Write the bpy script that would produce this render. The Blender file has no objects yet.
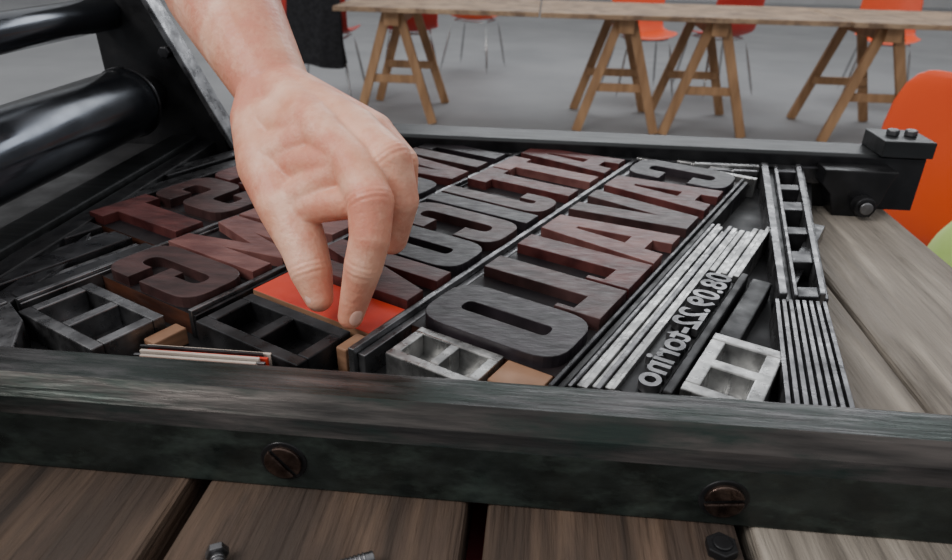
import bpy, bmesh, math, random
import numpy as np
from mathutils import Vector, Matrix
random.seed(4)
S=.667; BED=.907; CH=BED+.32*S
col=bpy.context.scene.collection
# ---------------- materials ----------------
def newmat(name):
    m=bpy.data.materials.new(name); m.use_nodes=True
    return m, m.node_tree, m.node_tree.nodes['Principled BSDF']
def mat(name,c1,c2=None,rough=.5,metal=0,scale=20,stretch=(1,1,1),bump=0,rvar=.15,bscale=None,detail=6,coat=0,sss=0,contrast=(.35,.65),patch=None,pscale=4,pst=None,bdist=.002,coatr=.2,prange=(.45,.62),pdet=7,spec=.5):
    m,nt,b=newmat(name); N=nt.nodes; L=nt.links
    c2=c2 or c1
    tc=N.new('ShaderNodeTexCoord'); mp=N.new('ShaderNodeMapping'); mp.inputs['Scale'].default_value=stretch
    L.new(tc.outputs['Object'],mp.inputs[0])
    n=N.new('ShaderNodeTexNoise'); n.inputs['Scale'].default_value=scale; n.inputs['Detail'].default_value=detail
    L.new(mp.outputs[0],n.inputs['Vector'])
    r=N.new('ShaderNodeValToRGB'); r.color_ramp.elements[0].position=contrast[0]; r.color_ramp.elements[1].position=contrast[1]
    r.color_ramp.elements[0].color=(*c1,1); r.color_ramp.elements[1].color=(*c2,1)
    L.new(n.outputs['Fac'],r.inputs[0]); out=r.outputs[0]
    if patch:
        n4=N.new('ShaderNodeTexNoise'); n4.inputs['Scale'].default_value=pscale; n4.inputs['Detail'].default_value=pdet; n4.inputs['Roughness'].default_value=.65
        if pst:
            mp2=N.new('ShaderNodeMapping'); mp2.inputs['Scale'].default_value=pst; L.new(tc.outputs['Object'],mp2.inputs[0]); L.new(mp2.outputs[0],n4.inputs['Vector'])
        else: L.new(tc.outputs['Object'],n4.inputs['Vector'])
        r4=N.new('ShaderNodeValToRGB'); r4.color_ramp.elements[0].position=prange[0]; r4.color_ramp.elements[1].position=prange[1]
        L.new(n4.outputs['Fac'],r4.inputs[0])
        mx=N.new('ShaderNodeMixRGB'); mx.inputs[2].default_value=(*patch,1); L.new(r4.outputs[0],mx.inputs[0]); L.new(out,mx.inputs[1]); out=mx.outputs[0]
    L.new(out,b.inputs['Base Color'])
    b.inputs['Metallic'].default_value=metal; b.inputs['Specular IOR Level'].default_value=spec
    mr=N.new('ShaderNodeMapRange'); mr.inputs['From Min'].default_value=.3; mr.inputs['From Max'].default_value=.7
    mr.inputs['To Min'].default_value=max(.03,rough-rvar); mr.inputs['To Max'].default_value=min(1,rough+rvar)
    n2=N.new('ShaderNodeTexNoise'); n2.inputs['Scale'].default_value=scale*2.3; n2.inputs['Detail'].default_value=5
    L.new(mp.outputs[0],n2.inputs['Vector']); L.new(n2.outputs['Fac'],mr.inputs[0]); L.new(mr.outputs[0],b.inputs['Roughness'])
    if bump:
        bp=N.new('ShaderNodeBump'); bp.inputs['Strength'].default_value=bump; bp.inputs['Distance'].default_value=bdist
        n3=N.new('ShaderNodeTexNoise'); n3.inputs['Scale'].default_value=bscale or scale*3; n3.inputs['Detail'].default_value=8
        L.new(mp.outputs[0],n3.inputs['Vector']); L.new(n3.outputs['Fac'],bp.inputs['Height']); L.new(bp.outputs[0],b.inputs['Normal'])
    if coat: b.inputs['Coat Weight'].default_value=coat; b.inputs['Coat Roughness'].default_value=coatr
    if sss:
        b.inputs['Subsurface Weight'].default_value=sss; b.inputs['Subsurface Radius'].default_value=(.012,.005,.003); b.inputs['Subsurface Scale'].default_value=1
    return m
M={}
M['rail_top']=mat('rail_top_steel',(.055,.056,.057),(.155,.15,.152),rough=.28,metal=.9,scale=22,stretch=(.5,7,1),bump=.12,bscale=60,patch=(.040,.050,.046),pscale=26,pst=(.5,2,1),rvar=.10,detail=10)
M['rail_bev']=mat('rail_bevel_steel',(.030,.028,.027),(.095,.083,.078),rough=.34,metal=.75,scale=24,stretch=(.5,5,5),bump=.15,patch=(.022,.032,.028),pscale=20,pst=(.6,3,3))
M['rail_face']=mat('rail_face_green_iron',(.009,.0125,.0115),(.024,.031,.028),rough=.40,metal=.25,scale=40,stretch=(1,1.5,1.5),bump=.45,bscale=60,patch=(.055,.075,.064),pscale=30,pst=(.7,1,1.5),prange=(.50,.74),pdet=12)
M['steel_dark']=mat('steel_dark',(.020,.020,.022),(.065,.065,.07),rough=.34,metal=.75,scale=40,bump=.15)
M['steel_mid']=mat('steel_mid',(.10,.10,.105),(.26,.26,.27),rough=.33,metal=.92,scale=50,bump=.15)
M['alu']=mat('aluminium',(.34,.34,.34),(.60,.60,.59),rough=.33,metal=.95,scale=60,stretch=(1,1,.3),bump=.15,patch=(.22,.22,.22),pscale=45,pdet=10)
M['black']=mat('black_iron',(.006,.006,.007),(.018,.018,.020),rough=.42,metal=.4,scale=30,bump=.15)
M['rail_back']=mat('rail_back_iron',(.014,.0155,.0165),(.028,.030,.032),rough=.38,metal=.5,scale=30,stretch=(.3,3,1),bump=.08,rvar=.06)
M['roller']=mat('roller_polished',(.05,.056,.068),(.10,.11,.13),rough=.2,metal=.85,scale=12,rvar=.07,bump=.03)
M['screw']=mat('screw_brass_dark',(.05,.033,.028),(.13,.09,.075),rough=.35,metal=.9,scale=90,bump=.3)
M['bed']=mat('bed_iron',(.006,.006,.007),(.016,.016,.018),rough=.55,metal=.3,scale=15)
M['wtblock']=mat('wood_type_body',(.085,.030,.016),(.035,.014,.010),rough=.45,scale=30,stretch=(1,1,4))
M['wtshoulder']=mat('wood_type_shoulder',(.006,.005,.007),(.014,.009,.010),rough=.5,scale=30,spec=.3)
L1=[((.010,.008,.010),(.028,.022,.027)),((.042,.010,.010),(.105,.030,.028)),((.095,.032,.030),(.175,.074,.066)),((.024,.011,.011),(.062,.029,.028))]
for i,(a,b_) in enumerate(L1):
    M['ink%d'%i]=mat('inked_wood_%d'%i,a,b_,rough=.40,scale=38,stretch=(1,2.5,1),bump=.18,bscale=120,rvar=.10,spec=.42)
M['red']=mat('red_painted_wood',(.46,.022,.008),(.60,.042,.015),rough=.55,scale=25,bump=.1)
M['palewood']=mat('pale_wood',(.17,.088,.048),(.29,.155,.09),rough=.6,scale=30,stretch=(1,1,6))
M['plank']=mat('weathered_plank',(.020,.012,.008),(.115,.072,.048),rough=.72,scale=16,stretch=(5,.35,5),bump=1,bscale=34,contrast=(.32,.72),detail=12,patch=(.040,.026,.019),pscale=10,pst=(2,.5,1),bdist=.004)
M['plankr']=mat('grey_plank',(.09,.076,.062),(.36,.315,.265),rough=.78,scale=16,stretch=(5,.35,5),bump=1,bscale=34,contrast=(.3,.66),detail=12,patch=(.23,.20,.17),pscale=9,pst=(2,.5,1),bdist=.004)
M['redpaint']=mat('red_underpaint',(.09,.008,.012),(.15,.015,.02),rough=.7)
M['floor']=mat('concrete_floor',(.225,.23,.24),(.275,.28,.29),rough=.6,scale=1.2,bump=.05,rvar=.1)
M['wall']=mat('wall_plaster',(.5,.5,.5),(.56,.56,.56),rough=.8,scale=2)
M['tabletop']=mat('plywood_top',(.26,.16,.09),(.44,.30,.19),rough=.6,scale=4,stretch=(1,5,5),patch=(.17,.105,.065),pscale=9)
M['trestle']=mat('trestle_pine',(.28,.15,.07),(.44,.25,.125),rough=.6,scale=7,stretch=(3,3,.5))
M['orange']=mat('orange_plastic',(.80,.075,.012),(.86,.10,.018),rough=.42,scale=4,rvar=.05)
M['redpl']=mat('red_plastic',(.55,.03,.02),(.60,.045,.03),rough=.4,scale=4,rvar=.05)
M['chrome']=mat('chrome',(.5,.5,.5),(.55,.55,.55),rough=.2,metal=1,scale=5,rvar=.05)
M['cloth']=mat('black_cloth',(.006,.006,.008),(.014,.014,.017),rough=.9,scale=20,bump=.3)
M['green']=mat('lime_cloth',(.42,.60,.16),(.55,.72,.28),rough=.8,scale=12,bump=.3)
M['cream']=mat('cream_card',(.42,.35,.30),(.55,.48,.42),rough=.7,scale=40)
M['skin']=mat('skin',(.68,.29,.18),(.86,.50,.36),rough=.45,scale=30,bump=.3,bscale=300,rvar=.07,sss=.12,patch=(.66,.25,.165),pscale=22)
M['nail']=mat('nail',(.80,.46,.36),(.84,.52,.42),rough=.28,scale=30,rvar=.04)
# ---------------- mesh builder ----------------
class B:
    def __init__(s,name,near=True):
        s.name=name; s.bm=bmesh.new(); s.mats=[]; s.near=near
    def mi(s,m):
        if m not in s.mats: s.mats.append(m)
        return s.mats.index(m)
    def prism(s,poly,z0,z1,m,topmat=None):
        k=s.mi(m); a=0
        for i in range(len(poly)):
            p,q=poly[i],poly[(i+1)%len(poly)]; a+=p[0]*q[1]-q[0]*p[1]
        if a<0: poly=poly[::-1]
        lo=[s.bm.verts.new((p[0],p[1],z0)) for p in poly]; hi=[s.bm.verts.new((p[0],p[1],z1)) for p in poly]
        f=s.bm.faces.new(hi); f.material_index=s.mi(topmat) if topmat else k
        f=s.bm.faces.new(lo[::-1]); f.material_index=k
        n=len(poly)
        for i in range(n):
            f=s.bm.faces.new((lo[i],lo[(i+1)%n],hi[(i+1)%n],hi[i])); f.material_index=k
    def extr(s,prof,axis,a0,a1,m,mats=None):
        def P(p,a): return (a,p[0],p[1]) if axis=='x' else (p[0],a,p[1])
        A=[s.bm.verts.new(P(p,a0)) for p in prof]; C=[s.bm.verts.new(P(p,a1)) for p in prof]
        n=len(prof); k=s.mi(m); fs=[]
        fs.append(s.bm.faces.new(A)); fs.append(s.bm.faces.new(C[::-1]))
        for i in range(n): 
            f=s.bm.faces.new((A[i],C[i],C[(i+1)%n],A[(i+1)%n])); f.material_index=s.mi(mats[i]) if mats else k; fs.append(f)
        fs[0].material_index=fs[1].material_index=k
        bmesh.ops.recalc_face_normals(s.bm,faces=fs)
    def box(s,x0,x1,y0,y1,z0,z1,m): s.prism([(x0,y0),(x1,y0),(x1,y1),(x0,y1)],z0,z1,m)
    def tube(s,p0,p1,r0,m,r1=None,seg=20,smooth=True):
        p0=Vector(p0);p1=Vector(p1); r1=r0 if r1 is None else r1
        d=(p1-p0).normalized(); up=Vector((0,0,1)) if abs(d.z)<.95 else Vector((1,0,0))
        a=d.cross(up).normalized(); b=a.cross(d); k=s.mi(m)
        A=[];C=[]
        for i in range(seg):
            t=2*math.pi*i/seg; o=a*math.cos(t)+b*math.sin(t)
            A.append(s.bm.verts.new(p0+o*r0)); C.append(s.bm.verts.new(p1+o*r1))
        fs=[]
        for i in range(seg):
            f=s.bm.faces.new((A[i],A[(i+1)%seg],C[(i+1)%seg],C[i])); f.smooth=smooth; fs.append(f)
        fs.append(s.bm.faces.new(A[::-1])); fs.append(s.bm.faces.new(C))
        for f in fs: f.material_index=k
        bmesh.ops.recalc_face_normals(s.bm,faces=fs)
    def beam(s,p0,p1,w,h,m):
        p0=Vector(p0);p1=Vector(p1); d=(p1-p0).normalized(); up=Vector((0,1,0)) if abs(d.y)<.9 else Vector((0,0,1))
        a=d.cross(up).normalized()*w/2; b=a.cross(d).normalized()*h/2; k=s.mi(m)
        A=[s.bm.verts.new(p0+x) for x in (a+b,-a+b,-a-b,a-b)]; C=[s.bm.verts.new(p1+x) for x in (a+b,-a+b,-a-b,a-b)]
        fs=[s.bm.faces.new(A),s.bm.faces.new(C[::-1])]
        for i in range(4): fs.append(s.bm.faces.new((A[i],C[i],C[(i+1)%4],A[(i+1)%4])))
        for f in fs: f.material_index=k
        bmesh.ops.recalc_face_normals(s.bm,faces=fs)
    def done(s,bevel=0,parent=None,seg=2):
        if s.near:
            for v in s.bm.verts: v.co=Vector((v.co.x*S,v.co.y*S,BED+v.co.z*S))
        me=bpy.data.meshes.new(s.name); s.bm.to_mesh(me); s.bm.free()
        for m in s.mats: me.materials.append(M[m])
        o=bpy.data.objects.new(s.name,me); col.objects.link(o)
        if bevel:
            md=o.modifiers.new('bevel','BEVEL'); md.width=bevel; md.segments=seg; md.limit_method='ANGLE'; md.angle_limit=.6
        if parent: o.parent=parent
        return o
def uv(u,v): return (-.098+.454*u+.891*v, .566+.891*u-.454*v)
def uvrect(u0,u1,v0,v1): return [uv(u0,v0),uv(u1,v0),uv(u1,v1),uv(u0,v1)]
ZB=-.040; ZF=-.012; ZT=-.005; ZP=-.080
# ---------------- press bed ----------------
b=B('press_bed_frame')
b.prism([(-.95,.42),(.262,.42),(.30,.66),(.46,1.16),(-.95,1.16)],ZP,ZB,'bed')
prof=[(.455,ZP),(.455,-.003),(.450,0),(.418,0),(.414,-.002),(.404,-.014),(.4015,-.020),(.399,-.026),(.399,ZP)]
b.extr(prof,'x',-1.0,.75,'rail_face',mats=['rail_top','rail_top','rail_top','rail_bev','rail_bev','rail_bev','rail_bev','rail_face','rail_face'])
prof=[(1.125,-.04),(1.125,.006),(1.13,.010),(1.195,.010),(1.20,.006),(1.20,ZP),(1.125,ZP)]
b.extr(prof,'x',-.95,.615,'black',mats=['black','rail_back','rail_back','rail_back','black','black','black'])
b.box(-.6,.47,1.118,1.126,-.04,-.012,'steel_dark')
b.box(-.62,-.575,.455,1.125,ZB,-.002,'rail_back')
b.box(-.572,-.545,.455,1.125,ZB,-.010,'black')
b.box(-.95,-.625,.455,1.125,ZB,-.02,'bed')
b.box(.54,.618,1.115,1.195,.010,.036,'rail_back')
for x in (.566,.594): b.tube((x,1.155,.036),(x,1.155,.046),.010,'steel_mid',seg=6,smooth=False)
b.extr([(.475,ZP),(.535,ZP),(.545,-.055),(.55,-.03),(.56,-.005),(.45,-.005),(.45,-.03),(.465,-.045)],'y',1.085,1.125,'black')
b.tube((.515,1.086,-.058),(.515,1.065,-.058),.016,'steel_dark'); b.tube((.515,1.065,-.058),(.515,1.06,-.058),.010,'steel_mid')
frame=b.done(.0012)
def slot_screw(x,z,ang):
    b=B('slotted_screw'); r=.0148; y=.399
    for sgn in (1,-1):
        pts=[]; g=.0018; n=14; a0=math.asin(g/r)
        for i in range(n+1):
            t=a0+(math.pi-2*a0)*i/n
            pts.append((r*math.cos(t),sgn*r*math.sin(t)))
        P=[]
        for q in pts:
            xx=q[0]*math.cos(ang)-q[1]*math.sin(ang); zz=q[0]*math.sin(ang)+q[1]*math.cos(ang); P.append((x+xx,z+zz))
        b.extr(P,'y',y+.001,y-.004,'screw')
    b.tube((x,y+.001,z),(x,y-.001,z),.0185,'black',seg=32)
    b.tube((x,y,z),(x,y-.0018,z),.0145,'black',seg=32)
    return b.done(.0006)
for (x,z,a) in ((-.182,-.052,-.9),(.153,-.054,.15)): 
    o=slot_screw(x,z,a); o.parent=frame
# ---------------- plank table ----------------
b=B('plank_workbench')
xs=[-1.1,-.705,-.48,-.255,-.03,.175,.385,.575]
for i in range(len(xs)-1):
    g=.008
    if i<4: b.box(xs[i]+g,xs[i+1]-g,.0,1.30,ZP-.06,ZP,'plank')
    else:
        g2=.003 if i>4 else g
        b.box(xs[i]+g2,xs[i+1]-(g2 if i<6 else 0),.0,1.30,ZP-.06,ZP,'plankr' if i>4 else 'plank')
b.box(-1.08,.56,.02,.12,-.22,ZP-.06,'redpaint'); b.box(-1.08,.56,1.12,1.22,-.22,ZP-.06,'redpaint'); b.box(-1.08,.56,.38,.5,-.20,ZP-.061,'redpaint'); b.box(-1.08,.56,.2,.3,-.20,ZP-.061,'redpaint')
for x in (-1.05,.45):
    for y in (.03,1.13): b.box(x,x+.09,y,y+.09,-BED/S,ZP-.06,'plank')
b.done(.003)
def bolt(x,y,ang,L,s=.7):
    b=B('loose_bolt'); d=Vector((math.cos(ang),math.sin(ang),0)); p=Vector((x,y,ZP+.0115*s))
    b.tube(p,p+d*.008*s,.0115*s,'steel_mid',seg=6,smooth=False); b.tube(p+d*.008*s,p+d*L,.0065*s,'steel_mid',seg=16)
    for i in range(int((L-.012)/.003)): 
        q=p+d*(.012*s+.003*i)
        b.tube(q,q+d*.0015,.0075*s,'steel_mid',seg=16)
    b.tube(p-d*.0003,p-d*.002,.006*s,'steel_dark',seg=16)
    b.done(.0004)
bolt(-.207,.327,-1.1,.035); bolt(-.145,.307,.5,.055)
b=B('hex_nut'); b.tube((.15,.374,ZP),(.15,.374,ZP+.007),.012,'black',seg=6,smooth=False); b.tube((.15,.374,ZP+.007),(.15,.374,ZP+.009),.007,'black'); b.done(.0006)
# ---------------- wood type ----------------
k=.225
def rnd(pts):
    out=[]; n=len(pts)
    for i,p in enumerate(pts):
        if len(p)<3 or p[2]==0: out.append((p[0],p[1])); continue
        a=Vector(pts[i-1][:2]); c=Vector(pts[(i+1)%n][:2]); q=Vector(p[:2]); r=p[2]
        A=q+(a-q).normalized()*min(r,(a-q).length*.5); C=q+(c-q).normalized()*min(r,(c-q).length*.5)
        for j in range(7):
            t=j/6; v=A*(1-t)**2+q*2*t*(1-t)+C*t*t; out.append((v.x,v.y))
    return out
GAP=.032
def glyph(ch):
    w=.62; r=.22
    if ch=='O': return w,[rnd([(0,0,r),(w,0,r),(w,1,r),(0,1,r)]),rnd([(.245,.19,.05),(w-.245,.19,.05),(w-.245,.81,.05),(.245,.81,.05)])]
    if ch=='I': return .28,[[(0.01,0),(.27,0),(.27,1),(0.01,1)]]
    if ch=='L': w=.5;return w,[[(0,0),(w,0),(w,.32),(w-.05,.32),(w-.05,.2),(k+.02,.19),(k+.02,1),(0,1)]]
    if ch=='J': w=.5;return w,[rnd([(0,0,.2),(w,0,.2),(w,1),(w-k,1),(w-k,.17,.05),(.18,.17,.05),(.18,.34),(0,.34)])]
    if ch=='T': w=.54;return w,[[(w/2-.13,0),(w/2+.13,0),(w/2+.13,.8),(w,.8),(w,1),(0,1),(0,.8),(w/2-.13,.8)]]
    if ch=='E': w=.5;return w,[[(0,0),(w,0),(w,.18),(k,.18),(k,.41),(w-.06,.41),(w-.06,.58),(k,.58),(k,.82),(w,.82),(w,1),(0,1)]]
    if ch=='A': w=.68;return w,[[(0,0),(.22,0),(.24,.15),(w-.24,.15),(w-.22,0),(w,0),(w/2+.19,1),(w/2-.19,1)],[(.265,.32),(w-.265,.32),(w/2+.022,.76),(w/2-.022,.76)]]
    if ch=='V': w=.66;return w,[[(w/2-.18,0),(w/2+.18,0),(w,1),(w-.225,1),(w/2,.3),(.225,1),(0,1)]]
    if ch=='N': w=.62;return w,[[(0,0),(.215,0),(.215,.48),(w-.215,0),(w,0),(w,1),(w-.215,1),(w-.215,.52),(.215,1),(0,1)]]
    if ch=='M': w=.8;return w,[[(0,0),(.21,0),(.21,.55),(w/2-.06,0),(w/2+.06,0),(w-.21,.55),(w-.21,0),(w,0),(w,1),(w-.23,1),(w/2,.42),(.23,1),(0,1)]]
    if ch=='S': return w,[rnd([(0,0,.2),(w,0,.2),(w,.58,.14),(k,.6,.05),(k,.84,.05),(w-k,.84,.05),(w-k,.69),(w,.69),(w,1,.2),(0,1,.2),(0,.42,.14),(w-k,.4,.05),(w-k,.16,.05),(k,.16,.05),(k,.31),(0,.31)])]
    if ch=='G': return w,[rnd([(0,0,r),(w,0,r),(w,.55),(w/2,.55),(w/2,.41),(w-k,.41),(w-k,.17,.08),(k,.17,.08),(k,.83,.08),(w-k,.83,.08),(w-k,.68),(w,.68),(w,1,r),(0,1,r)])]
    if ch=='C': return w,[rnd([(0,0,r),(w,0,r),(w,.36),(w-k,.36),(w-k,.17,.08),(k,.17,.08),(k,.83,.08),(w-k,.83,.08),(w-k,.64),(w,.64),(w,1,r),(0,1,r)])]
def curve_mesh(loops,ext,bev):
    cu=bpy.data.curves.new('tmp','CURVE'); cu.dimensions='2D'; cu.fill_mode='BOTH'; cu.extrude=ext; cu.bevel_depth=bev; cu.bevel_resolution=1; cu.offset=-bev
    for lp in loops:
        sp=cu.splines.new('POLY'); sp.points.add(len(lp)-1); sp.use_cyclic_u=True
        for i,p in enumerate(lp): sp.points[i].co=(p[0],p[1],0,1)
    o=bpy.data.objects.new('tmp',cu); col.objects.link(o)
    dg=bpy.context.evaluated_depsgraph_get(); me=bpy.data.meshes.new_from_object(o.evaluated_get(dg))
    bpy.data.objects.remove(o); bpy.data.curves.remove(cu)
    return me
def type_line(name,front_to_back,v0,v1,u0,u1,inks):
    """letters met going from the front rail to the back; mirrored printing type, tops toward -v"""
    b=B(name); H=(v1-v0)
    gl=[glyph(c) for c in front_to_back]; tot=sum(g[0]+GAP for g in gl); sc=(u1-u0)/tot
    u=u0
    for i,(c,g) in enumerate(zip(front_to_back,gl)):
        wd=(g[0]+GAP)*sc
        b.prism(uvrect(u+.0004,u+wd-.0004,v0-.002,v1+.002),ZB,-.0165,'wtblock',topmat='wtshoulder')
        me=curve_mesh([[(x*sc,y*H) for x,y in lp] for lp in g[1]],.0058,.0007)
        mi=b.mi(inks[i%len(inks)]); vs=[]
        ue=u+wd-GAP*.5*sc
        for v in me.vertices:
            x,y=uv(ue-v.co.x, v1-v.co.y); vs.append(b.bm.verts.new((x,y,-.0110+v.co.z)))
        fs=[]
        for p in me.polygons:
            try: f=b.bm.faces.new([vs[j] for j in p.vertices]); f.material_index=mi; fs.append(f)
            except ValueError: pass
        bmesh.ops.recalc_face_normals(b.bm,faces=fs)
        bpy.data.meshes.remove(me)
        u+=wd
    return b.done(0)
type_line('wood_type_line','OLLAVAC',-.004,.146,-.014,.605,['ink0','ink3','ink1','ink2','ink3','ink1','ink0'])
type_line('wood_type_line','NOCIJTTA',-.179,-.025,.003,.575,['ink1','ink0','ink3','ink0','ink3','ink1','ink2','ink1'])
type_line('wood_type_line','GMVAOVIT',-.336,-.196,-.118,.505,['ink3','ink2','ink2','ink3','ink0','ink1','ink3','ink0'])
type_line('wood_type_line','TSGE',-.494,-.352,-.038,.315,['ink1','ink3','ink1','ink3'])
b=B('line_spacing_strips')
for (v0,v1,u0,u1,m,z) in [(-.0215,-.015,-.085,.60,'steel_mid',-.010),(-.0145,-.0065,-.08,.6,'steel_mid',-.016),(-.193,-.187,-.12,.55,'steel_mid',-.010),(-.186,-.182,-.12,.55,'steel_dark',-.014),
      (-.349,-.343,-.2,.46,'steel_mid',-.010),(-.342,-.339,-.2,.46,'steel_mid',-.013),(.150,.154,-.035,.605,'steel_dark',-.010),(.155,.161,-.035,.605,'black',-.014)]:
    b.prism(uvrect(u0,u1,v0,v1),ZB,z,m)
b.done(.0006)
b=B('red_wood_furniture'); b.prism(uvrect(-.054,.001,-.178,-.024),ZB,-.012,'palewood',topmat='red'); b.done(.0008)
b=B('lead_strips_bundle')
vv=.1625
for i in range(7):
    t=.0036+.0010*(i%3); u0=-.119+.51*vv+.012+.006*(i%2)
    b.prism(uvrect(u0,.40+.012*math.sin(i*1.7),vv,vv+t),ZB,ZF-.003*(i%2),'alu' if i%4 else 'steel_mid'); vv+=t+.0006
for i in range(5):
    b.prism(uvrect(.262,.40+.008*i,vv,vv+.006),ZB,ZF-.003*(i%2),'alu'); vv+=.0065
b.done(.0005)
b=B('metal_type_date_line')
b.prism(uvrect(.002,.255,.1975,.228),ZB,-.018,'black')
tc=bpy.data.curves.new('t','FONT'); tc.body='08.09.22-torino'; tc.size=.036; tc.extrude=.004; tc.offset=.0008; tc.space_character=1.0
o=bpy.data.objects.new('t',tc); col.objects.link(o); dg=bpy.context.evaluated_depsgraph_get(); me=bpy.data.meshes.new_from_object(o.evaluated_get(dg)); 
wid=max(v.co.x for v in me.vertices); sx=.243/wid
vs=[]; mi=b.mi('steel_mid')
for v in me.vertices:
    x,y=uv(.250-v.co.x*sx,.2258-v.co.y); vs.append(b.bm.verts.new((x,y,-.0125+v.co.z)))
fs=[]
for p in me.polygons:
    try: f=b.bm.faces.new([vs[j] for j in p.vertices]); f.material_index=mi; fs.append(f)
    except ValueError: pass
bmesh.ops.recalc_face_normals(b.bm,faces=fs)
bpy.data.objects.remove(o)
b.done(0)
b=B('iron_spacer_bar'); b.prism(uvrect(.012,.275,.230,.238),ZB,-.012,'black'); b.prism(uvrect(.135,.285,.241,.262),ZB,-.020,'black'); b.done(.001)
def casing(name,u0,u1,v0,v1,m,nu=1,nv=1,wall=.009,z1=ZF):
    b=B(name)
    def R(a0,a1,c0,c1,z0,zz): b.prism(uvrect(a0,a1,c0,c1),z0,zz,m)
    for i in range(nu+1):
        c=u0+(u1-u0-wall)*i/nu; R(c,c+wall,v0,v1,ZB,z1)
    for j in range(nv+1):
        c=v0+(v1-v0-wall)*j/nv; R(u0+wall,u1-wall,c,c+wall,ZB,z1-.0001)
    R(u0+wall*.5,u1-wall*.5,v0+wall*.5,v1-wall*.5,ZB+.0005,ZB+.006)
    return b.done(.0009)
casing('metal_furniture',-.070,-.016,.008,.098,'alu',1,2,.010)
casing('metal_furniture',.024,.130,.241,.303,'alu',2,1,.013)
casing('metal_furniture',-.128,-.060,-.172,-.040,'steel_dark',1,2,.013)
casing('metal_furniture',-.210,-.137,-.325,-.205,'steel_mid',1,2,.012)
casing('metal_furniture',-.290,-.205,-.450,-.352,'steel_mid',2,1,.010)
b=B('pale_wood_spacer'); b.prism(uvrect(-.052,-.016,.102,.146),ZB,-.014,'palewood'); b.done(.001)
b=B('pale_wood_spacer'); b.prism(uvrect(-.085,-.056,-.036,-.024),ZB,-.014,'palewood'); b.done(.001)
b=B('pale_wood_spacer'); b.prism(uvrect(-.165,-.13,-.2,-.184),ZB,-.022,'palewood'); b.done(.001)
b=B('dark_furniture_bars')
for i,(v0,v1) in enumerate([(-.49,-.455),(-.45,-.435),(-.43,-.395),(-.39,-.375),(-.37,-.352)]):
    umin=-.195; b.prism(uvrect(umin,-.044,v0,v1),ZB,-.012-.006*(i%2),'steel_dark' if i%2==0 else 'steel_mid')
for i in range(3):
    b.prism(uvrect(-.285+.01*i,-.217,-.346+.009*i,-.339+.009*i),ZB,-.012-.003*(i%2),'alu' if i==1 else 'steel_mid')
b.prism([(-.530,.465),(-.505,.465),(-.505,.66),(-.530,.72)],ZB,-.014,'steel_dark')
b.done(.001)
b=B('dark_furniture_bars')
for i in range(4):
    v0=-.53-.022*i
    b.prism(uvrect(.02+.05*i,.30+.02*i,v0,v0+.017),ZB,-.012-.004*(i%2),'steel_dark')
b.done(.001)
b=B('flat_steel_plate'); b.prism([(-.50,.462),(-.44,.462),(-.465,.51),(-.50,.54)],ZB,-.010,'steel_mid'); b.done(.001)
b=B('card_strips_bundle')
for i,m in enumerate(['cream','red','cream','steel_mid','cream','red','steel_dark','cream']):
    y=.4575+.0036*i; b.box(-.335+.004*(i%3),-.225+.006*(i%2),y,y+.0029,ZB,-.009-.002*(i%2),m)
b.done(.0003)
def quad(c,d): 
    s,t=d; A=Vector(c[0]).lerp(Vector(c[1]),s); C=Vector(c[3]).lerp(Vector(c[2]),s); p=A.lerp(C,t); return (p.x,p.y)
Q=[(.255,.650),(.307,.655),(.425,1.112),(.358,1.112)]
b=B('slotted_metal_furniture')
def qr(s0,s1,t0,t1,z,m): b.prism([quad(Q,(s0,t0)),quad(Q,(s1,t0)),quad(Q,(s1,t1)),quad(Q,(s0,t1))],ZB,z,m)
qr(0,.16,0,1,-.006,'steel_mid'); qr(.16,.3,0,1,-.016,'black'); qr(.80,.92,0,1,-.006,'steel_mid'); qr(.92,1,0,1,-.012,'steel_dark'); qr(.3,.38,0,1,-.008,'steel_mid')
for i in range(6):
    t=i/5*.93; qr(.38,.80,t,t+(.07 if i%2 else .05),-.010,'steel_dark')
qr(.38,.80,0,1,-.034,'black')
b.done(.0007)
Q=[(.206,.458),(.262,.458),(.303,.645),(.250,.645)]
b=B('ribbed_metal_furniture')
for i in range(8): 
    qr(i/8,(i+.62)/8,0,1,-.010,'steel_mid'); qr((i+.62)/8,(i+1)/8,0,1,-.018,'steel_dark')
b.done(.0004)
b=B('metal_spacer_bars')
for i in range(3): b.prism(uvrect(.612+.012*i,.621+.012*i,-.02+.03*i,.17-.02*i),ZB,-.01-.004*(i%2),'alu' if i!=1 else 'steel_mid')
b.box(.25,.35,1.09,1.098,ZB,-.006,'alu'); b.box(.27,.345,1.075,1.083,ZB,-.010,'steel_mid'); b.box(.27,.29,1.06,1.074,ZB,-.012,'alu')
b.prism(uvrect(.29,.5,.27,.285),ZB,-.02,'steel_dark')
b.prism(uvrect(.515,.53,-.34,-.2),ZB,-.012,'steel_mid'); b.prism(uvrect(.58,.59,-.176,-.03),ZB,-.012,'steel_mid')
b.prism(uvrect(.325,.345,-.49,-.355),ZB,-.012,'steel_dark'); b.prism(uvrect(.35,.375,-.48,-.355),ZB,-.016,'steel_mid')
b.done(.0006)
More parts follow.
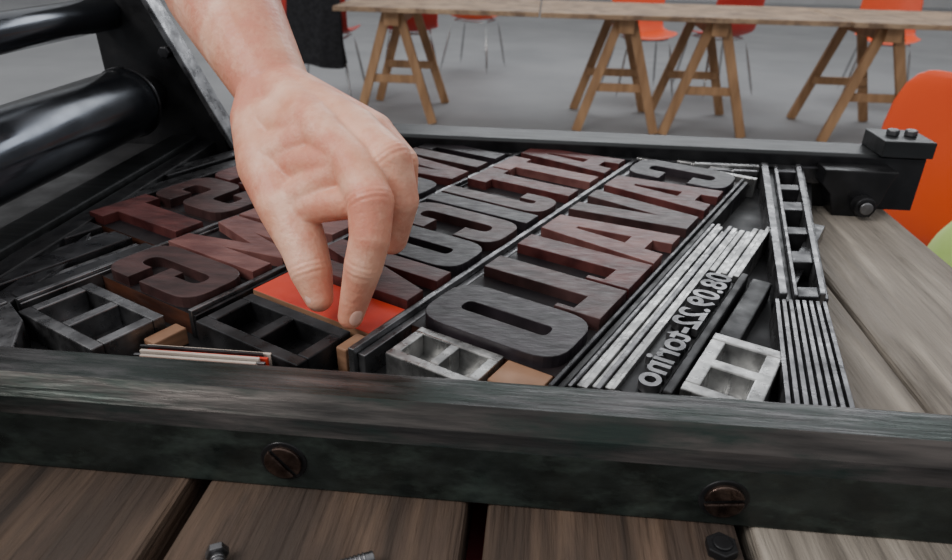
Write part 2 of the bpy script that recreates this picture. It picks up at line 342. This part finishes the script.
# ---------------- press carriage ----------------
b=B('press_roller_carriage')
b.tube((-.645,.2,.066),(-.645,1.03,.066),.052,'roller',seg=64)
b.tube((-.645,1.03,.066),(-.645,1.035,.066),.055,'steel_dark',seg=64)
b.tube((-.645,1.035,.066),(-.645,1.10,.066),.030,'black',seg=32)
b.tube((-.69,.2,.190),(-.69,1.10,.190),.025,'roller',seg=32)
b.tube((-.60,1.085,.135),(-.60,1.10,.135),.010,'steel_dark',seg=6,smooth=False)
PL=[(-.80,-.06),(-.515,-.06),(-.535,.02),(-.64,.24),(-.70,.32),(-.72,.32),(-.715,.10),(-.80,.02)]
b.extr(PL,'y',1.10,1.125,'black')
b.extr([(-.515,-.02),(-.505,-.02),(-.527,.025),(-.632,.245),(-.692,.325),(-.70,.32),(-.64,.24),(-.535,.02)],'y',1.092,1.132,'steel_mid')
b.extr(PL,'y',.17,.195,'black')
b.done(.001)
# ---------------- hand (skeleton in bench units) ----------------
hm=bmesh.new()
def ball(c,r):
    bmesh.ops.create_icosphere(hm,subdivisions=3,radius=r,matrix=Matrix.Translation(c))
def capsule(p,q,r0,r1,flat=None):
    n=max(2,int((q-p).length/(min(r0,r1)*.22)))
    for i in range(n+1):
        t=i/n; ball(p.lerp(q,t),r0+(r1-r0)*t)
def chain(pts):
    for (p,r),(q,s) in zip(pts[:-1],pts[1:]): capsule(p,q,r,s)
def J(*a): return [(Vector(p[:3]),p[3]) for p in a]
I=J((-.200,.620,.146,.021),(-.162,.580,.131,.0200),(-.140,.548,.109,.0205),(-.139,.534,.081,.0180),(-.145,.530,.056,.0172),(-.160,.530,.004,.0118))
Mi=J((-.170,.630,.147,.021),(-.130,.590,.134,.019),(-.122,.585,.098,.0175),(-.134,.595,.055,.0160))
Ri=J((-.161,.655,.139,.020),(-.130,.630,.119,.0175),(-.131,.630,.072,.0160),(-.161,.645,.043,.015))
Pi=J((-.159,.680,.126,.018),(-.141,.670,.101,.016),(-.157,.680,.056,.014),(-.185,.690,.034,.013))
T=J((-.287,.690,.138,.032),(-.264,.640,.107,.032),(-.233,.595,.080,.0275),(-.212,.570,.054,.0222),(-.202,.556,.035,.0198),(-.193,.545,.013,.0135))
W=(Vector((-.286,.730,.161)),.040)
for c in (I,Mi,Ri,Pi,T): chain(c)
for c in (I,Mi,Ri,Pi): capsule(W[0],c[0][0],.034,c[0][1]*1.05)
capsule(T[0][0],I[0][0],.030,.020); capsule(T[1][0],I[0][0],.030,.020); capsule(W[0],T[0][0],.037,.032)
capsule(T[2][0],I[1][0],.022,.016); capsule(T[1][0],I[1][0],.024,.018); capsule(T[2][0],I[2][0],.018,.013)
E=(Vector((-.390,.860,.248)),.064); E2=(Vector((-.580,1.120,.412)),.074)
capsule(W[0],E[0],.040,.064); capsule(E[0],E2[0],.064,.074)
for v in hm.verts: v.co=Vector((v.co.x*S,v.co.y*S,BED+v.co.z*S))
me=bpy.data.meshes.new('hand_tmp'); hm.to_mesh(me); hm.free()
ho=bpy.data.objects.new('hand_tmp',me); col.objects.link(ho)
md=ho.modifiers.new('r','REMESH'); md.mode='VOXEL'; md.voxel_size=.0010; md.use_smooth_shade=True
md=ho.modifiers.new('s','SMOOTH'); md.iterations=10; md.factor=.6
dg=bpy.context.evaluated_depsgraph_get(); me2=bpy.data.meshes.new_from_object(ho.evaluated_get(dg))
bpy.data.objects.remove(ho)
def toW(v): return Vector((v.x*S,v.y*S,BED+v.z*S))
joints=[]
for c,ids in ((I,(2,4)),(Mi,(1,)),(Ri,(1,)),(T,(4,))):
    for i in ids:
        Jp=toW(c[i][0]); d=(toW(c[min(i+1,len(c)-1)][0])-toW(c[i-1][0])).normalized(); joints.append((Jp,d,c[i][1]*S))
nv=len(me2.vertices); co=np.empty(nv*3); me2.vertices.foreach_get('co',co); co=co.reshape(-1,3)
no=np.empty(nv*3); me2.vertices.foreach_get('normal',no); no=no.reshape(-1,3)
disp=np.zeros(nv)
for Jp,d,r in joints:
    rel=co-np.array(Jp); s=rel@np.array(d); dist=np.linalg.norm(rel,axis=1)
    mask=np.clip(1.6-dist/(r*1.1),0,1)
    face=np.clip(no@np.array((0,-.75,.66)),0,1)
    for off in (-.0034,0,.0032): disp-=.0007*np.exp(-((s-off)/.0009)**2)*mask*face
    disp+=.0010*np.exp(-(s/.006)**2)*mask*face
co=co+no*disp[:,None]; me2.vertices.foreach_set('co',co.ravel()); me2.update()
for p in me2.polygons: p.use_smooth=True
hand=bpy.data.objects.new('human_hand_and_forearm',me2); col.objects.link(hand); me2.materials.clear(); me2.materials.append(M['skin'])
def nail(c,i,name,side):
    p=toW(c[i-1][0]); q=toW(c[i][0]); d=(q-p).normalized(); r=c[i][1]*S
    n=Vector(side); n=(n-d*n.dot(d)).normalized(); x=d.cross(n).normalized()
    bm=bmesh.new(); bmesh.ops.create_icosphere(bm,subdivisions=4,radius=1)
    for v in bm.verts:
        a=v.co.copy(); a.x=math.copysign(abs(a.x)**.8,a.x); a.y=math.copysign(abs(a.y)**.8,a.y)
        v.co=q-d*.0045+n*(r*.98)+x*(a.x*r*.60)+d*(a.y*r*.78)+n*(a.z*.0011-(a.x**2)*r*.24-a.y*r*.08)
    me=bpy.data.meshes.new(name); bm.to_mesh(me); bm.free(); 
    for pl in me.polygons: pl.use_smooth=True
    me.materials.append(M['nail']); o=bpy.data.objects.new(name,me); col.objects.link(o); o.parent=hand
nail(I,5,'index_nail',(.6,-.7,.35)); nail(T,5,'thumb_nail',(-.6,-.7,.4))
sl=B('sleeve'); a=E[0].lerp(E2[0],.45); sl.tube(a,a.lerp(E2[0],.06),.080,'cloth',r1=.083,seg=40); sl.tube(a.lerp(E2[0],.05),E2[0]+Vector((-.05,.07,.08)),.078,'cloth',r1=.10,seg=40); o=sl.done(.002); o.parent=hand
# ---------------- background ----------------
b=B('floor',False); b.box(-9,9,-3,14,-.1,0,'floor'); b.done()
b=B('wall_back',False); b.box(-9,9,14,14.2,0,4,'wall'); b.done()
b=B('wall_left',False); b.box(-9.2,-9,-3,14,0,4,'wall'); b.done()
b=B('wall_right',False); b.box(9,9.2,-3,14,0,4,'wall'); b.done()
def trestle_table(x0,x1,y0,tx):
    b=B('trestle_table',False); z=.70
    b.box(x0,x1,y0,y0+.8,z-.028,z,'tabletop')
    for x in tx:
        b.box(x-.045,x+.045,y0+.08,y0+.74,z-.11,z-.028,'trestle')
        for yy,dy in ((y0+.14,-.02),(y0+.66,.06)):
            for sx in (-1,1):
                b.beam((x+sx*.04,yy,z-.05),(x+sx*.24,yy+dy,0.0),.055,.032,'trestle')
            b.beam((x-.17,yy,.27),(x+.17,yy,.27),.05,.02,'trestle')
    b.done(.003)
trestle_table(-1.25,-.04,4.23,[-.92]); trestle_table(-.03,1.68,4.21,[.47,1.0]); trestle_table(1.69,3.4,4.19,[1.95,3.0])
def chair(name,x,y,rot,m,sc=1):
    b=B(name,False); bm=b.bm; k=b.mi(m)
    prof=[(-.21,.435),(-.19,.45),(-.10,.445),(.05,.435),(.13,.445),(.18,.50),(.205,.60),(.225,.70),(.24,.78),(.245,.80)]
    wid=[.17,.20,.215,.21,.20,.195,.205,.205,.185,.15]
    rows=[]
    for j,((yy,zz),w) in enumerate(zip(prof,wid)):
        row=[]
        for i in range(11):
            s=(i-5)/5; lift=.035*abs(s)**2.5
            row.append((s*w, yy-(lift if j>4 else 0), zz+(lift if j<=4 else 0)))
        rows.append(row)
    def place(v): 
        c,s_=math.cos(rot),math.sin(rot); return (x+(v[0]*c-v[1]*s_)*sc,y+(v[0]*s_+v[1]*c)*sc,v[2]*sc)
    G=[[bm.verts.new(place(v)) for v in r] for r in rows]
    for j in range(len(G)-1):
        for i in range(10):
            f=bm.faces.new((G[j][i],G[j][i+1],G[j+1][i+1],G[j+1][i])); f.material_index=k; f.smooth=True
    for sx in (-1,1):
        b.tube(place((sx*.15,-.15,.43)),place((sx*.22,-.2,.0)),.011,'chrome',seg=10)
        b.tube(place((sx*.15,.12,.43)),place((sx*.22,.24,.0)),.011,'chrome',seg=10)
        b.tube(place((sx*.15,-.15,.425)),place((sx*.15,.12,.425)),.010,'chrome',seg=10)
    b.tube(place((-.15,-.15,.425)),place((.15,-.15,.425)),.010,'chrome',seg=10)
    b.tube(place((-.15,.12,.425)),place((.15,.12,.425)),.010,'chrome',seg=10)
    o=b.done(0)
    md=o.modifiers.new('sol','SOLIDIFY'); md.thickness=.006
    md=o.modifiers.new('sub','SUBSURF'); md.levels=1; md.render_levels=1
    return o
chair('stacking_chair',-1.0,5.35,math.pi+.2,'redpl'); chair('stacking_chair',-.6,6.2,math.pi-.3,'orange'); chair('stacking_chair',.72,5.45,.2,'orange'); chair('stacking_chair',1.3,5.6,math.pi+.4,'redpl'); chair('stacking_chair',2.5,5.6,-.3,'orange')
chair('stacking_chair',1.0,1.50,math.pi-.62,'orange',1.13)
chair('stacking_chair',.78,.92,-math.pi/2,'orange',1.0)
bj=B('black_jacket',False)
chair('stacking_chair',-1.50,4.85,math.pi,'redpl',1.05)
n=24
rows=[]
for j in range(9):
    t=j/8; row=[]
    for i in range(n):
        a=2*math.pi*i/n
        rx=.15+.05*t+.012*math.sin(5*a+5*t); ry=.05+.03*t+.010*math.cos(7*a+3*t)
        row.append(bj.bm.verts.new((-1.47+rx*math.cos(a),4.56+ry*math.sin(a),.97-.66*t+.02*math.sin(2*a))))
    rows.append(row)
kk=bj.mi('cloth')
for j in range(8):
    for i in range(n):
        f=bj.bm.faces.new((rows[j][i],rows[j][(i+1)%n],rows[j+1][(i+1)%n],rows[j+1][i])); f.smooth=True
bj.bm.faces.new(rows[0]); bj.bm.faces.new(rows[-1][::-1])
o=bj.done(0); md=o.modifiers.new('sub','SUBSURF'); md.levels=1
bg=B('green_bag',False)
bmesh.ops.create_icosphere(bg.bm,subdivisions=4,radius=1,matrix=Matrix.Translation((.700,.95,.625))@Matrix.Diagonal((.14,.14,.175,1)))
for v in bg.bm.verts:
    v.co+=Vector((.010*math.sin(v.co.z*40+v.co.y*25),.008*math.sin(v.co.x*50),.008*math.cos(v.co.y*45)))
for f in bg.bm.faces: f.smooth=True
bg.mi('green'); bg.done(0)
# ---------------- world / lights / camera ----------------
w=bpy.data.worlds.new('World'); bpy.context.scene.world=w; w.use_nodes=True; nt=w.node_tree; bgn=nt.nodes['Background']
tcn=nt.nodes.new('ShaderNodeTexCoord'); sp=nt.nodes.new('ShaderNodeSeparateXYZ'); cr=nt.nodes.new('ShaderNodeValToRGB')
nt.links.new(tcn.outputs['Generated'],sp.inputs[0]); nt.links.new(sp.outputs['Z'],cr.inputs[0]); nt.links.new(cr.outputs[0],bgn.inputs[0])
e=cr.color_ramp.elements; e[0].position=0; e[0].color=(.34,.36,.39,1); e[1].position=.8; e[1].color=(1.1,1.1,1.1,1)
bgn.inputs[1].default_value=.82
def area(name,loc,target,sx,sy,pw,c=(1,1,1)):
    l=bpy.data.lights.new(name,'AREA'); l.shape='RECTANGLE'; l.size=sx; l.size_y=sy; l.energy=pw; l.color=c
    o=bpy.data.objects.new(name,l); col.objects.link(o); o.location=loc
    o.rotation_euler=(Vector(target)-Vector(loc)).to_track_quat('-Z','Y').to_euler()
area('window_daylight_lamp',(1.6,7.0,3.8),(0,1,.8),6,1.4,120,(.94,.97,1))
area('skylight_lamp',(-2.5,-1.0,3.6),(0,.6,.9),2,1.5,110,(1,.97,.93))
p_=math.radians(27); yaw=math.radians(5); roll=math.radians(1.2)
Fv=Vector((-math.sin(yaw)*math.cos(p_),math.cos(yaw)*math.cos(p_),-math.sin(p_)))
Rv=Fv.cross(Vector((0,0,1))).normalized(); Uv=Rv.cross(Fv)
R2=Rv*math.cos(roll)+Uv*math.sin(roll); U2=-Rv*math.sin(roll)+Uv*math.cos(roll)
cam=bpy.data.cameras.new('Camera'); co=bpy.data.objects.new('Camera',cam); col.objects.link(co)
cam.sensor_width=36; cam.lens=690/952*36; cam.clip_start=.02
m=Matrix((R2,U2,-Fv)).transposed().to_4x4(); m.translation=Vector((0,0,CH)); co.matrix_world=m
cam.dof.use_dof=True; cam.dof.focus_distance=.45; cam.dof.aperture_fstop=12
bpy.context.scene.camera=co
